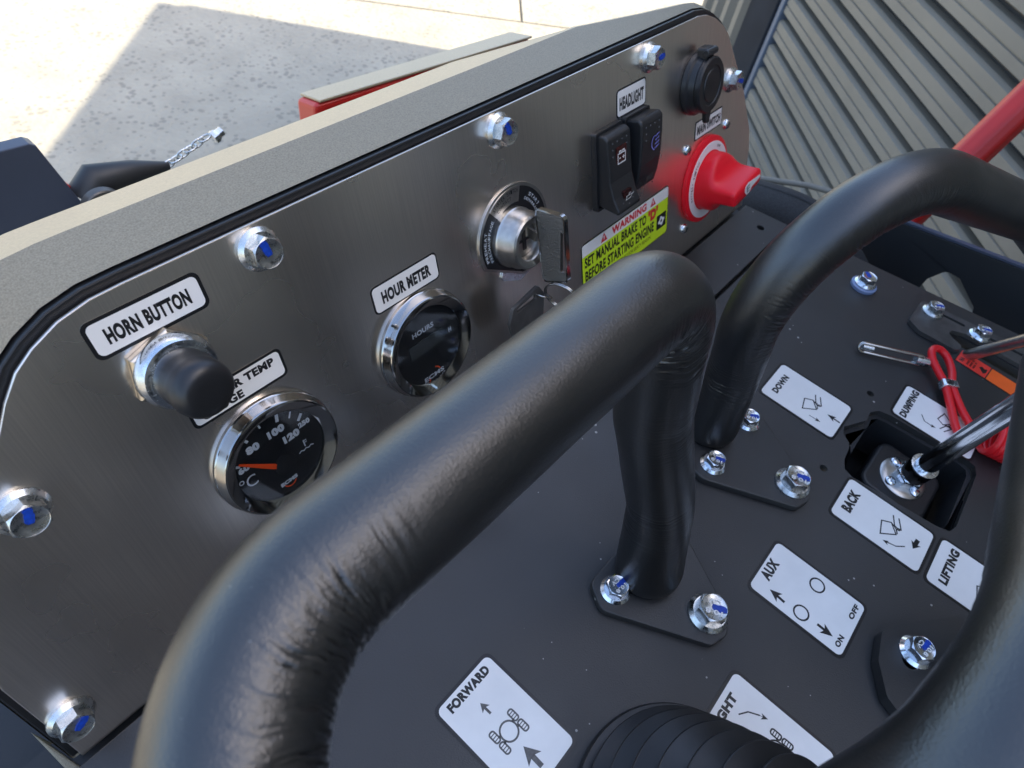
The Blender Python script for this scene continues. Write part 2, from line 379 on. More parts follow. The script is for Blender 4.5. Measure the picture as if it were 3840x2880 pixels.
def bolt(parent, x, y, z, s=1.0, rot=0, ang=0, stamp=False):
    b = put('bolt', (BOLT2 if bc[0] < 6 or bc[0] % 3 == 1 else BOLT)[s], parent, M=T(x, y, z) @ RZ(rot)); bc[0] += 1
    put('paint_mark', MARKS[(s, bc[0] % 3)], b, M=RZ(ang-rot))
    if stamp: put('head_stamp', STAMP, b, M=RZ(ang-rot+math.pi) @ Matrix.Scale(s, 4))
    return b
for x, y, rot, ang in ((-.011, .136, .3, 1.25), (-.0485, .0285, .1, .55), (.1155, .1885, .45, 1.75), (.2745, .1888, .2, 1.9), (.434, .1885, .4, .1), (.566, .1385, .15, -.3)): bolt(dash, x, y, 0, 1.0, rot, ang)

# ---- printed stickers on the steel panel
def sticker(name, label, frame, x0, x1, y0, y1, lines, border=.0016, r=.003, group=None, z=0, face=None):
    w, h = x1-x0, y1-y0
    t = thing(name, label, 'sticker', frame @ T(x0, y0, z), group)
    MB().prism(rrect(0, w, 0, h, r), 0, .00025).build('backing', M['ink'], t)
    MB().prism(rrect(border, w-border, border, h-border, max(.0006, r-border*.6)), .0002, .0004).build('face', face or M['vinyl'], t)
    mb = MB()
    for (s, a, b, c, d) in lines: mb.text(s, a*w, c*h, b*w, d*h, .00046, bold=.022)
    if lines: mb.build('lettering', M['ink'], t)
    return t
sticker('horn_button_sticker', 'white sticker reading HORN BUTTON at the top left of the panel', DM, .0385, .0872, .1752, .1922, [('HORN BUTTON', .14, .86, .28, .70)], r=.0035)
sticker('temperature_sticker', 'white sticker reading TEMP half hidden behind the horn button', DM, .0572, .1073, .1243, .1405, [('WATER TEMP', .10, .90, .54, .82), ('GAUGE', .10, .52, .15, .43)], border=.0014)
sticker('hour_meter_sticker', 'white sticker reading HOUR METER above the round hour gauge', DM, .1640, .2125, .1250, .1418, [('HOUR METER', .13, .87, .27, .72)], border=.0010)
sticker('headlight_sticker', 'small white sticker reading HEADLIGHT above the rocker switches', DM, .3936, .4310, .1580, .1772, [('HEADLIGHT', .09, .91, .24, .70)], border=.0011)
sticker('main_switch_sticker', 'small white sticker reading MAIN SWITCH above the red rotary switch', DM, .5095, .5563, .1043, .1200, [('MAIN SWITCH', .07, .93, .24, .72)], border=.0011, r=.0012)
ws = thing('warning_sticker', 'lime green warning sticker about the manual brake below the rocker switches', 'sticker', DM @ T(.3467, .0390, 0))
w, h = .1235, .0430
MB().prism(rrect(0, w, 0, h, .0035), 0, .00025).build('backing', M['ink'], ws)
MB().prism(rrect(.0009, w-.0009, .0009, h-.0009, .003), .0002, .0004).build('face', M['lime'], ws)
MB().prism(rpoly([(.0009, h*.76), (w-.0009, h*.76), (w-.0009, h-.0009), (.0009, h-.0009)], [0, 0, .003, .003]), .0003, .00046).build('header_band', M['vinyl'], ws)
mb = MB().text('WARNING', w*.32, h*.80, w*.72, h*.95, .0005, bold=.02).text("'D'", w*.745, h*.505, w*.865, h*.74, .0005, bold=.03)
for xx in (.235, .80): mb.flat([(w*(xx-.035), h*.795), (w*(xx+.035), h*.795), (w*xx, h*.96)], .0005)
mb.build('red_lettering', M['ink_red'], ws)
for xx in (.235, .80): MB().flat([(w*(xx-.004), h*.83), (w*(xx+.004), h*.83), (w*(xx+.006), h*.90), (w*(xx-.006), h*.90)], .00055).build('triangle_mark', M['vinyl'], ws)
MB().text('SET MANUAL BRAKE TO', w*.03, h*.52, w*.72, h*.72, .00047, bold=.016).text('BEFORE STARTING ENGINE', w*.03, h*.25, w*.82, h*.46, .00047, bold=.016).text('ENGAGE BRAKE FOR SAFETY REASON', w*.30, h*.13, w*.78, h*.20, .00047, bold=.0).flat(rrect(w*.855, w*.975, h*.20, h*.50, .001), .00047).build('black_lettering', M['ink'], ws)
gp = []
for k in range(16): a = 2*math.pi*k/16; rr = .0044 if k % 4 < 2 else .0031; gp.append((w*.915+rr*math.cos(a)*1.15, h*.35+rr*math.sin(a)))
MB().plate(gp, [[(w*.915+.0014*math.cos(-k), h*.35+.0014*math.sin(-k)) for k in [i*math.pi/5 for i in range(10)]]], .00048, .00054).build('gear_symbol', M['vinyl'], ws)

# ---- round gauges
def gauge(name, label, x, y):
    t = thing(name, label, 'gauge', DM @ T(x, y, 0))
    MB().lathe([(.0330, 0), (.0333, .0022), (.0326, .0030), (.0320, .0076), (.0313, .0088), (.0305, .0090), (.0260, .0064), (.0248, .0060), (.0248, .0030)], 72, cap0=False, cap1=False).build('bezel', M['chrome'], t, smooth=40)
    MB().lathe([(.0250, .0030), (.0249, .0042)], 64).build('dial', M['dial'], t)
    MB().lathe([(.0249, .0060), (.0249, .0061)], 64).build('glass', M['glass'], t)
    return t
tg = gauge('temperature_gauge', 'round chrome gauge with an orange needle and temperature numbers', .0855, .0880)
Z = .0044
def rel(P, c): return [(p[0]/1000-c[0], p[1]/1000-c[1]) for p in P]
mb = MB(); c = (.0842, .0885)
for s, px, py, wd, ht in (('80', 73.6, 101.2, 7.2, 4.6), ('100', 87.2, 102.0, 9.4, 4.6), ('120', 93.4, 94.0, 9.4, 4.6), ('250', 102.0, 96.4, 6.8, 3.2), ('60', 65.5, 93.5, 6.0, 3.8)):
    X, Y = px/1000-c[0]-.0004, py/1000-c[1]+.0006; mb.text(s, X-wd/2000, Y-ht/2000, X+wd/2000, Y+ht/2000, Z, bold=.03)
for (ax_, ay, L, wd) in ((71.6, 108.0, 3.4, 1.5), (80.3, 111.0, 3.0, .9), (89.8, 109.0, 4.2, 1.7), (96.4, 106.3, 3.6, .9), (100.6, 101.6, 4.2, 1.6), (62.8, 97.5, 3.2, 1.4)):
    X, Y = ax_/1000-c[0], ay/1000-c[1]; d = Vector((X, Y+.004)).normalized(); p = Vector((X, Y)); mb.stroke([p-d*L/2000, p+d*L/2000], wd/1000, Z)
X, Y = 64.7/1000-c[0], 85.4/1000-c[1]; mb.text('C', X-.0014, Y-.0036, X+.0042, Y+.0032, Z, bold=.0); mb.ring((X-.0034, Y+.0022), .0011, .0006, Z, 16)
X, Y = 97.6/1000-c[0], 83.5/1000-c[1]
mb.stroke([(X-.0045, Y-.002), (X-.003, Y-.0012), (X-.0015, Y-.002), (X, Y-.0012), (X+.0015, Y-.002), (X+.003, Y-.0012), (X+.0045, Y-.002)], .0006, Z); mb.stroke([(X, Y), (X, Y+.0042)], .0007, Z); mb.stroke([(X, Y+.0036), (X+.0018, Y+.0036)], .0005, Z); mb.stroke([(X, Y+.0024), (X+.0018, Y+.0024)], .0005, Z)
X, Y = -.0015, -.0180; mb.text('ECMS', X-.0050, Y-.0012, X+.0050, Y+.0012, Z, bold=.03)
mb.build('dial_print', M['dial_print'], tg)
mb = MB().ring((-.0012, -.0180), .0036, .0007, Z, 12, a0=math.pi*1.1, a1=math.pi*1.85); mb.build('dial_logo', M['needle'], tg)
a = Vector((-.0035, -.0055)); b = Vector((-.0203, .0100)); d = (b-a).normalized(); nn = Vector((-d.y, d.x))
MB().prism([tuple(a-nn*.0013), tuple(a+d*.004-nn*.0014), tuple(b-nn*.0005), tuple(b+nn*.0005), tuple(a+d*.004+nn*.0014), tuple(a+nn*.0013)][::1], .0048, .0053).build('needle', M['needle'], tg)
MB().lathe([(.0062, .0044), (.0060, .0052), (.0050, .0056)], 28, T(.0004, -.0070)).build('hub', M['dial'], tg, smooth=40)
hg = gauge('hour_meter', 'round chrome hour gauge reading HOURS, partly behind the padded handle', .1905, .0918)
for tx in (('HOURS', -.0100, .0095, .0066, .0128), ('H', .0168, -.0012, .0190, .0022), ('ECMS', -.0085, -.0236, .0075, -.0206)): MB().text(*tx, Z, bold=.015).build('dial_print', M['dial_print'], hg)
MB().ring((.0, -.0222), .0050, .0009, Z, 14, a0=math.pi*1.05, a1=math.pi*1.8).ring((.0, -.0222), .0050, .0009, Z, 8, a0=math.pi*.1, a1=math.pi*.42).build('dial_logo', M['needle'], hg)
MB().prism(rrect(-.0145, .0125, -.0035, .0055, .001), .0042, .0048).build('display_window', mat('lcd window', (.05, .055, .055), .25), hg)

# ---- horn button
hb = thing('horn_button', 'black rubber push button with a zinc collar below its sticker', 'button', DM @ T(.0612, .1588, 0))
MB().lathe([(.0184, 0), (.0184, .0030), (.0172, .0038)], 6, ph=.3).build('hex_nut', M['brass'], hb, bevel=.0004)
MB().lathe([(.0168, .0038), (.0170, .0048), (.0165, .0080), (.0152, .0105), (.0130, .0110), (.0126, .0112)], 48).build('collar', M['zinc'], hb, smooth=35)
MB().lathe([(.0121, .0108), (.0124, .0125), (.0124, .0165), (.0121, .0190), (.0124, .0215), (.0126, .0255), (.0121, .0290), (.0106, .0313), (.0080, .0326), (.0045, .0328), (.0008, .0326)], 48).build('rubber_cap', M['rubber'], hb, smooth=50)

# ---- ignition lock, keys
ig = thing('ignition_switch', 'round metal ignition lock on a black starter switch plate', 'ignition switch', DM @ T(.2745, .1232, 0))
cut = lambda x, y: (x+.0265)*.55+(y+.0125)                      # rotated flat at the lower left
disc = []
for k in range(64):
    a = 2*math.pi*k/64; x, y = .0035+.0330*math.cos(a), .0000+.0320*math.sin(a)
    e = cut(x, y)
    if e < 0: x -= e*.55/(1+.3); y -= e/(1+.3)
    disc.append((x, y))
MB().prism(disc, 0, .0012).build('name_plate', M['lock'], ig, bevel=.0003)
MB().prism([(.0035+(x-.0035)*.93, y*.93) for x, y in disc], .0010, .0014).build('plate_face', M['ink'], ig)
def arcpoly(r0, r1, a0, a1, n=12):
    A = [math.radians(a0+(a1-a0)*i/n) for i in range(n+1)]
    return [(.0035+r1*math.cos(t), r1*math.sin(t)) for t in A]+[(.0035+r0*math.cos(t), r0*math.sin(t)) for t in A[::-1]]
MB().prism(arcpoly(.0205, .0302, 132, 74), .0012, .0016).build('plate_tab', M['lock'], ig)
mb = MB()
def arctext(mb, s, r, amid, span, ht, z, bold=.0):
    n = len(s)
    for i, ch in enumerate(s):
        if ch == ' ': continue
        a = math.radians(amid+span/2-span*(i+.5)/n); wd = math.radians(span/n)*r*.78
        mb.text(ch, .0035+r*math.cos(a)-wd/2, r*math.sin(a)-ht/2, .0035+r*math.cos(a)+wd/2, r*math.sin(a)+ht/2, z, bold=bold, rot=a-math.pi/2)
arctext(mb, 'STARTER SWITCH', .0277, 103, 52, .0024, .00168); arctext(mb, 'CONTACT', .0240, 108, 34, .0022, .00168); mb.build('lettering', M['ink'], ig)
mb = MB(); arctext(mb, 'PREHEAT', .0280, 176, 42, .0022, .00148); arctext(mb, 'PRECHAUFFAGE', .0247, 170, 64, .0022, .00148); mb.build('white_lettering', M['dial_print'], ig); mb = MB(); arctext(mb, 'START', .0262, 38, 30, .0022, .00148); arctext(mb, 'DEMARRAGE', .0228, 36, 48, .0018, .00148); mb.build('white_lettering', M['dial_print'], ig)
MB().lathe([(.0190, .0010), (.0192, .0050), (.0184, .0062), (.0184, .0120), (.0176, .0135), (.0172, .0178), (.0160, .0188), (.0120, .0176), (.0112, .0165), (.0110, .0100)], 56, cap0=False, cap1=False).build('barrel', M['lock'], ig, smooth=35)
MB().lathe([(.0111, .0090), (.0108, .0112)], 40).build('lock_core', M['lock'], ig)
MB().box(-.0014, .0014, -.0065, .0065, .0100, .0119).box(-.006, .006, -.0008, .0008, .0100, .0117).build('keyway', M['ink'], ig)
MB().prism(rpoly([(-.010, -.016), (.010, -.020), (.020, -.030), (.004, -.034), (-.014, -.026)], .004), .0003, .0010).build('shutter_tab', M['zinc'], ig)
# key standing in the lock: blade and bow lie in the plane x = const
KX = .2790
KM = Matrix(((0, 0, 1, KX), (1, 0, 0, 0), (0, 1, 0, 0), (0, 0, 0, 1)))    # local (u,v,w) -> world (y=u, z=v, x=w)
key = thing('ignition_key', 'steel key with a grained bow standing in the ignition lock', 'key', KM @ T(.165, .122, 0))
KO = [(.0148, .0205), (-.0060, .0268), (-.0205, -.0135), (-.0020, -.0252), (.0118, .0040)]
KO = [(.0143, .0215), (-.0056, .0271), (-.0190, -.0137), (-.0025, -.0245)]
SL = [(-.0058, .0175), (-.0098, .0160), (-.0166, -.0085), (-.0128, -.0110)]
MB().plate(rpoly(KO[::-1], .003), [rpoly(SL, .0019)], -.0013, .0013).build('bow', mat('grained key metal', (.20, .19, .175), .36, metal=.9, bump=(1000, .0010, .9)), key, bevel=.0005)
mb = MB(); K2 = rpoly(KO[::-1], .003); K3 = offset(K2, -.0008); mb.plate(offset(K2, .0003), [K3[::-1]], -.0016, .0016); mb.build('rim', M['chrome'], key, bevel=.0003)
MB().box(.010, .0330, -.001, .0055, -.0009, .0009).build('blade', M['lock'], key)
def ringpts(c, r, nrm, n=40, e=1.0):
    nrm = Vector(nrm).normalized(); u = nrm.orthogonal().normalized(); v = nrm.cross(u); c = Vector(c)
    return [c+u*r*math.cos(2*math.pi*i/n)+v*r*e*math.sin(2*math.pi*i/n) for i in range(n)]
kr = thing('key_ring', 'double wire split ring hanging from the ignition key', 'key ring', T(KX, .150, .093))
for dd in (-.0006, .0006): MB().tube([p-Vector((KX, .150, .093)) for p in ringpts((KX+dd, .1475, .0935), .0118, (1, .25, .25))], .00065, 8, closed=True).build('wire', M['chrome'], kr, smooth=60)
MB().tube([p-Vector((KX, .150, .093)) for p in ringpts((KX-.003, .1600, .0880), .0062, (.5, .2, .8))], .0006, 8, closed=True).build('small_wire', M['chrome'], kr, smooth=60)
sk = thing('spare_key', 'dark spare key hanging below the ignition lock', 'key', DM @ T(.2610, .0840, .0200))
KB = rpoly([(-.0180, -.0030), (-.0130, .0060), (.0120, .0100), (.0170, .0020), (.0120, -.0260), (-.0140, -.0260)], .003)
MB().plate(KB, [rpoly([(-.0110, .0010), (-.0090, .0045), (.0090, .0062), (.0090, .0015)][::-1], .0012)], -.0013, .0013).build('bow', M['bracket'], sk, bevel=.0005)
MB().box(-.003, .003, -.050, -.0255, -.0008, .0008).build('blade', M['lock'], sk)

# ---- rocker switches
def rocker(name, label, x, y, glyph):
    t = thing(name, label, 'switch', DM @ T(x, y, 0), 'rocker switches')
    MB().plate(rrect(-.0160, .0160, -.0280, .0280, .002), [rrect(-.0142, .0142, -.0262, .0262, .001)[::-1]], 0, .0042).build('frame', M['plastic'], t, bevel=.0006)
    pr = [(.0278, .0000), (.0290, .0085), (.0262, .0122), (.0120, .0128), (-.0060, .0140), (-.0180, .0172), (-.0275, .0216), (-.0305, .0205), (-.0250, .0000)]
    if glyph == 'beam': pr = [(.0278, 0), (.0292, .0140), (.0262, .0166), (.0120, .0168), (-.0060, .0158), (-.0180, .0138), (-.0275, .0110), (-.0290, .0090), (-.0278, 0)]
    fl = 1; pr = [(y_*.92, z_) for y_, z_ in pr]
    Mx = Matrix(((0, 0, 1, 0), (1, 0, 0, 0), (0, 1, 0, 0), (0, 0, 0, 1)))
    MB().prism(pr[::-1], -.0140, .0140, Mx).build('paddle', M['plastic'], t, bevel=.0016, seg=3)
    def up(y_):                                              # height of paddle face
        ks = [(.0262, .0122), (.0120, .0128), (-.0060, .0140), (-.0180, .0172), (-.0275, .0216)]
        if glyph == 'beam': ks = [(.0262, .0166), (.0120, .0168), (-.0060, .0158), (-.0180, .0138), (-.0275, .0110)]
        ks = [(k_*.92*fl, z_) for k_, z_ in ks][::fl]
        for (a, za), (b, zb) in zip(ks, ks[1:]):
            if b <= y_ <= a: return za+(zb-za)*(a-y_)/(a-b)+.00015
        return .0125
    mb = MB()
    for i in range(4): xx = -.0085+i*.0057; mb.lathe([(.0007, 0), (.0005, .0004)], 8, T(xx, .0205, up(.0205)-.0002))
    for xx, yy in ((-.0085, .0160), (-.0085, .0115), (.0085, .0160), (-.0060, -.0215), (.0, -.0235), (.006, -.0215), (-.0085, -.0255), (.0085, -.0255)): mb.lathe([(.0007, 0), (.0005, .0004)], 8, T(xx, yy, up(yy)-.0002))
    tag(mb.build('grip_dots', M['bracket'], t), None, None, kind='stuff')
    if glyph == 'battery':
        MB().prism(rrect(-.0050, .0075, .0015, .0165, .001), up(.009)-.0012, up(.009)+.0001).build('indicator_lens', mat('dark red lens', (.05, .006, .005), .15), t)
        MB().prism(rrect(-.0040, .0060, -.0245, -.0140, .001), .0150, .0186).build('indicator_lens', mat('dark red lens', (.03, .006, .005), .2), t)
        z = up(.009)+.0004; mb = MB()
        mb.stroke([(-.0035, .0050), (.0055, .0050), (.0055, .0118), (-.0035, .0118)], .0008, z, closed=True)
        mb.stroke([(-.0018, .0118), (-.0018, .0134), (.0002, .0134), (.0002, .0118)], .0008, z); mb.stroke([(.0022, .0118), (.0022, .0134), (.0042, .0134), (.0042, .0118)], .0008, z)
        mb.stroke([(-.0022, .0085), (-.0002, .0085)], .0008, z); mb.stroke([(.0020, .0085), (.0044, .0085)], .0008, z); mb.stroke([(.0032, .0073), (.0032, .0097)], .0008, z)
        mb.build('symbol', M['vinyl'], t); mb = MB()
        Mt = Matrix.Rotation(math.radians(14), 4, 'X'); zz = .0200
        Q = T(.0008, -.0185, up(-.0185)+.0016) @ Mt
        mb.stroke([(-.003, -.002), (.0022, -.002), (.0038, .0012), (-.003, .0012)], .0008, 0, Q, closed=True); mb.stroke([(-.0042, .0016), (-.003, .0008)], .0008, 0, Q); mb.stroke([(-.001, .0014), (-.001, .003), (.001, .003)], .0008, 0, Q); mb.stroke([(.0050, .0022), (.0052, .0005)], .0007, 0, Q)
        mb.build('symbol', M['vinyl'], t)
    else:
        z = up(.006)+.0006; mb = MB(); mb.ring((.0035, .0070), .0052, .0008, z, 14, a0=math.radians(105), a1=math.radians(255))
        for i in range(4): mb.stroke([(.0028, .0028+i*.0028), (.0085, .0042+i*.0028)], .0008, z)
        mb.build('symbol', mat('blue violet print', (.22, .22, .62), .4), t)
        MB().text('SPOT', -.0040, -.0200, .0060, -.0170, up(-.0185)+.0013, bold=.01).build('lettering', M['bracket'], t)
    return t
rocker('rocker_switch', 'black rocker switch with a battery symbol, left of the pair', .3790, .1302, 'battery')
rocker('rocker_switch', 'black rocker switch with a blue headlight symbol, right of the pair', .4145, .1302, 'beam')

# ---- twelve volt socket with lid
sc = thing('power_socket', 'round black power socket with its lid closed above the red switch', 'socket', DM @ T(.5030, .1525, 0))
MB().lathe([(.0225, 0), (.0235, .0015), (.0232, .0045), (.0215, .0060), (.0205, .0105)], 48).build('flange', M['plastic'], sc, smooth=35)
MB().lathe([(.0190, .0105), (.0208, .0112), (.0208, .0140), (.0196, .0152), (.0150, .0152), (.0146, .0146), (.0120, .0146), (.0116, .0152), (.001, .0153)], 48).build('lid', M['rubber'], sc, smooth=35)
MB().text('N', -.004, -.004, .004, .004, .0156, bold=0).build('lid_mark', M['plastic'], sc)
MB().prism(rrect(-.0060, .0060, .0180, .0275, .002), .004, .0120).lathe([(.0028, -.0075), (.0028, .0075)], 16, T(0, .0240, .0120) @ Matrix.Rotation(math.pi/2, 4, 'Y')).build('hinge', M['plastic'], sc, bevel=.0007)
MB().prism(rpoly([(-.0060, -.0170), (.0060, -.0170), (.0030, -.0290), (-.0030, -.0290)][::-1], .003), .0108, .0140).build('pull_tab', M['rubber'], sc, bevel=.0007)

# ---- battery main switch
ms = thing('battery_switch', 'red rotary main switch with a winged knob near the panel end', 'switch', DM @ T(.5305, .0640, 0))
MB().lathe([(.0372, 0), (.0380, .0010), (.0378, .0040), (.0362, .0050), (.0240, .0052)], 64).build('base', M['red'], ms, smooth=35)
MB().lathe([(.0335, .0050), (.0334, .0056), (.0262, .0056), (.0262, .0050)], 64, cap0=False, cap1=False).build('scale_ring', M['vinyl'], ms)
mb = MB()
for s, am, sp in (('OFF', 62, 14), ('1', 150, 6), ('BOTH', 20, 18), ('BATTERY SWITCH', 165, 70)):
    n = len(s)
    for i, ch in enumerate(s):
        if ch == ' ': continue
        a = math.radians(am+sp/2-sp*(i+.5)/n); wd = .0018; mb.text(ch, .0298*math.cos(a)-wd/2, .0298*math.sin(a)-.0011, .0298*math.cos(a)+wd/2, .0298*math.sin(a)+.0011, .00575, bold=.01, rot=a-math.pi/2)
mb.build('scale_lettering', M['ink'], ms)
mb = MB(); NN = 64; rows = []
for z, k in ((.0050, 0), (.0120, 0), (.0160, .04), (.0185, .18), (.0205, .45), (.0225, .68), (.0255, .84), (.030, .93), (.0375, .98), (.0415, 1.0), (.0430, 1.04)):
    row = []
    for i in range(NN):
        a = 2*math.pi*i/NN; ca, sa = math.cos(a), math.sin(a)
        r0_ = (.0252*ca, .0252*sa)
        e = .45; bx = .0245*math.copysign(abs(ca)**e, ca); by = .0068*math.copysign(abs(sa)**e, sa)*(1+.28*abs(ca)**3)
        if k > 1: bx *= .95; by *= .85
        kk = min(k, 1); row.append((r0_[0]*(1-kk)+bx*kk, r0_[1]*(1-kk)+by*kk, z))
    rows.append(row)
vs = [p for r in rows for p in r]
fs = [(j*NN+i, j*NN+(i+1) % NN, (j+1)*NN+(i+1) % NN, (j+1)*NN+i) for j in range(len(rows)-1) for i in range(NN)]+[tuple((len(rows)-1)*NN+i for i in range(NN))]
MB().add(vs, fs).build('knob', M['red'], ms, smooth=60, M=RZ(math.radians(8)))
Qm = RZ(math.radians(8))
MB().prism([(.0215, .0010), (.0060, .0038), (.0, .0052), (-.0055, .0036), (-.0062, -.0010), (-.0035, -.0048), (.0020, -.0048), (.0070, -.0018), (.0215, -.0012)][::-1], .0428, .0434, Qm).build('pointer', M['vinyl'], ms)
mb = MB().stroke([(-.0025, .0030), (-.0025, -.0028)], .001, .0436, Qm)
for i in range(3): mb.stroke([(-.0030, -.0026+i*.0026), (.0018, -.0026+i*.0026)], .001, .0436+i*.00002, Qm)
mb.build('pointer_mark', M['ink'], ms)
# ---- small pan head screws round the switch
for x, y, lb in ((.4975, .1010, 'small pan head screw left of the red switch, just below the socket'), (.5665, .1010, 'small pan head screw right of the MAIN SWITCH sticker'), (.5005, .0285, 'small pan head screw low on the panel, left below the red switch'), (.5680, .0270, 'small pan head screw low at the panel end, behind the red knob')):
    t = thing('panel_screw', lb, 'screw', DM @ T(x, y, 0), 'screws around the red switch')
    MB().lathe([(.0046, 0), (.0045, .0010), (.0036, .0024), (.0018, .0031), (.0005, .0032)], 24).build('screw_head', M['zinc'], t, smooth=40)
    MB().box(-.0024, .0024, -.0004, .0004, .002, .00326).box(-.0004, .0004, -.0024, .0024, .002, .00328).build('drive_recess', M['ink'], t)
# ================================================================== CONSOLE DECK
deck = thing('console_deck', 'dark grey steel console deck carrying the handles and levers', 'console')
EDGE = lambda y: .637+(.032-y)*.124
CUT = rpoly(mm([(427, -43), (440, -50), (447, -54), (458, -53), (465, -58), (467.5, -66), (471, -112), (472.5, -126), (470, -135), (462, -138), (404, -139.5), (396, -137), (393, -128), (386.5, -66), (389, -59), (397, -55.5), (410, -54), (415, -52), (420, -45)]), .0012, 2)
BSLOT = rrect(.5985, .6115, -.26, -.074, .006)
circ = lambda x, y, r, n=14: [(x+r*math.cos(2*math.pi*i/n), y+r*math.sin(2*math.pi*i/n)) for i in range(n)]
outer = [(-.30, -.60), (EDGE(-.60), -.60), (EDGE(.1005), .1005), (-.30, .1005)]
holes = [CUT[::-1] if False else CUT, BSLOT]+[circ(x, y, r) for x, y, r in ((.4773, -.0457, .0030), (.3773, -.0468, .0030), (.4841, -.1528, .0031))]
MB().plate(outer, holes, -.005, 0).build('deck_plate', M['deck'], deck, bevel=.0006)
MB().plate([(-.30, .1040), (.6335, .1040), (.6275, .1512), (-.30, .1512)], [circ(.6052, .1222, .0038)], -.0045, .0006).build('rear_strip', M['deck'], deck, bevel=.0006)
MB().box(-.30, .632, .0985, .175, -.03, -.012).build('gap_channel', M['dark'], deck)
MB().prism([(EDGE(-.60)+.0012, -.60), (EDGE(-.60)+.0090, -.60), (EDGE(.1)+.0090, .1005), (EDGE(.1)+.0012, .1005)], -.10, -.0012).build('edge_flange', M['deck'], deck, bevel=.001)
mb = MB(); wl = offset(CUT, .004); wi = offset(CUT, .0005)
mb.plate(wl, [wi[::-1]], -.045, -.0052).build('cutout_wall', M['dark'], deck)
MB().box(.36, .50, -.17, -.02, -.070, -.062).build('well_floor', M['dark'], deck)
for (x, y, s, rot, ang, zz) in ((.6050, .0110, 1.0, .2, .9, .0035), ): 
    MB().lathe([(.0118, 0), (.0120, .001), (.0120, .0030), (.0112, .0035)], 32, T(x, y)).build('washer', M['washer'], deck, smooth=40); bolt(deck, x, y, zz, s, rot, ang)
# ---- slotted bracket on the deck edge
br = thing('slotted_bracket', 'worn dark slotted bracket bolted to the right edge of the deck', 'bracket')
BO = rpoly(mm([(582, -50), (589, -38.5), (627.5, -38.5), (641, -150), (652, -240), (613.5, -240), (613.5, -84), (607, -72.5), (601.5, -71.5), (597.5, -77), (594, -85.5), (588, -86.5), (583.5, -82)]), [.007, .004, .006, 0, 0, 0, .004, .004, .004, .003, .002, .003, .004])
MB().plate(BO[::-1], [rpoly(mm([(620, -56), (623.5, -55.6), (625.6, -80), (622, -80.5)]), .0012, 3), rpoly(mm([(622.5, -90), (626.5, -90), (634, -170), (630, -170)]), .0012, 3)], .0004, .0044).build('bracket_plate', M['bracket'], br, bevel=.0006)
bolt(br, .6175, -.0510, .0044, .92, .3, -1.0, True); bolt(br, .6212, -.0940, .0044, .92, .1, -1.1, True)

# ---- handle base plates
PL = [(.173, .012), (.202, -.048), (.214, -.052), (.226, -.046), (.2575, .010), (.250, .0270), (.1820, .0270)]
def base_plate(name, label, dx, dy, angs, back=0):
    t = thing(name, label, 'plate', T(.2147+dx, -.003+dy), 'handle base plates')
    P = [(x-.2147, y+.003+(back if y > .02 else 0)) for x, y in PL]
    MB().prism(rpoly(P, [.009, .006, .006, .006, .009, .008, .008]), .0003, .0060).build('plate', M['deck'], t, bevel=.0009, seg=2)
    for (x, y, s), a in zip(((.1885, .0130, .92), (.2165, -.0365, 1.22), (.2415, .0130, .92)), angs): bolt(t, x-.2147, y+.003, .0060, s, a*.7, a, True)
    return t
base_plate('handle_base_plate', 'black base plate with two bolts under the near padded handle', 0, 0, (-.15, -1.15, 0))
base_plate('handle_base_plate', 'black base plate with three bolts at the foot of the far handle', .1245, .002, (-1.2, -1.25, -1.0), .026)
p3 = thing('handle_base_plate', 'thick black plate with one 10.8 bolt beside the blurred handle', 'plate', T(.285, -.17), 'handle base plates')
P = [(.2470, -.1385), (.2640, -.1268), (.2830, -.1222), (.2960, -.1300), (.3300, -.1580), (.3400, -.2500), (.2650, -.2500), (.2460, -.1800), (.2425, -.1500)]
MB().plate(rpoly([(x-.285, y+.17) for x, y in P][::-1], .006), [rrect(-.0125, .006, .023, .033, .005)], .0012, .0092).build('plate', M['deck'], p3, bevel=.0008)
bolt(p3, -.0005, .0275, .0092, 1.0, .2, -.2, True)

# ---- console stickers (45 x 66 mm), printed pictograms
def label_sticker(name, label, x0, y0, text, tb, w=.045, h=.0665, z=0):
    t = thing(name, label, 'sticker', T(x0, y0, z))
    MB().prism(rrect(0, w, 0, h, .0045), 0.0001, .0003).build('backing', M['ink'], t)
    MB().prism(rrect(.0019, w-.0019, .0019, h-.0019, .0034), .0002, .00045).build('face', M['vinyl'], t)
    MB().text(text, *[v/1000 for v in tb], .0005, bold=.026).build('lettering', M['ink'], t)
    return t
u = lambda P: [(x/1000, y/1000) for x, y in P]
ZP = .0005
def bucket(mb, ox, oy, flip=1, s=1.0):
    q = lambda P: [((ox+x*flip*s)/1000, (oy+y*s)/1000) for x, y in P]
    mb.stroke(q([(2.5, 6), (-8.5, 3), (-1, -6), (6, 0)]), .0009, ZP, closed=True)
    mb.stroke(q([(6, 0), (3.5, -4.5), (0, -6.5)]), .0009, ZP); mb.stroke(q([(4, -6.5), (5.5, -2.5), (13, 1)]), .0009, ZP); mb.stroke(q([(3.5, -4.8), (5.2, -7.5), (13.5, -3)]), .0009, ZP); mb.ring(q([(4.4, -6.0)])[0], .0010, .0005, ZP, 10)
t = label_sticker('down_sticker', 'white DOWN sticker with a bucket pictogram, beside the far handle', .4060, -.0420, 'DOWN', (10, 52.8, 33.5, 58.2), .0455, .0660)
mb = MB(); bucket(mb, 20.5, 28.5); mb.arrow((.0096, .0245), (.0100, .0150), .0006, .0038, .0042, ZP); mb.arrow((.0213, .0030), (.0217, .0140), .0014, .0060, .0066, ZP); mb.build('pictogram', M['ink'], t)
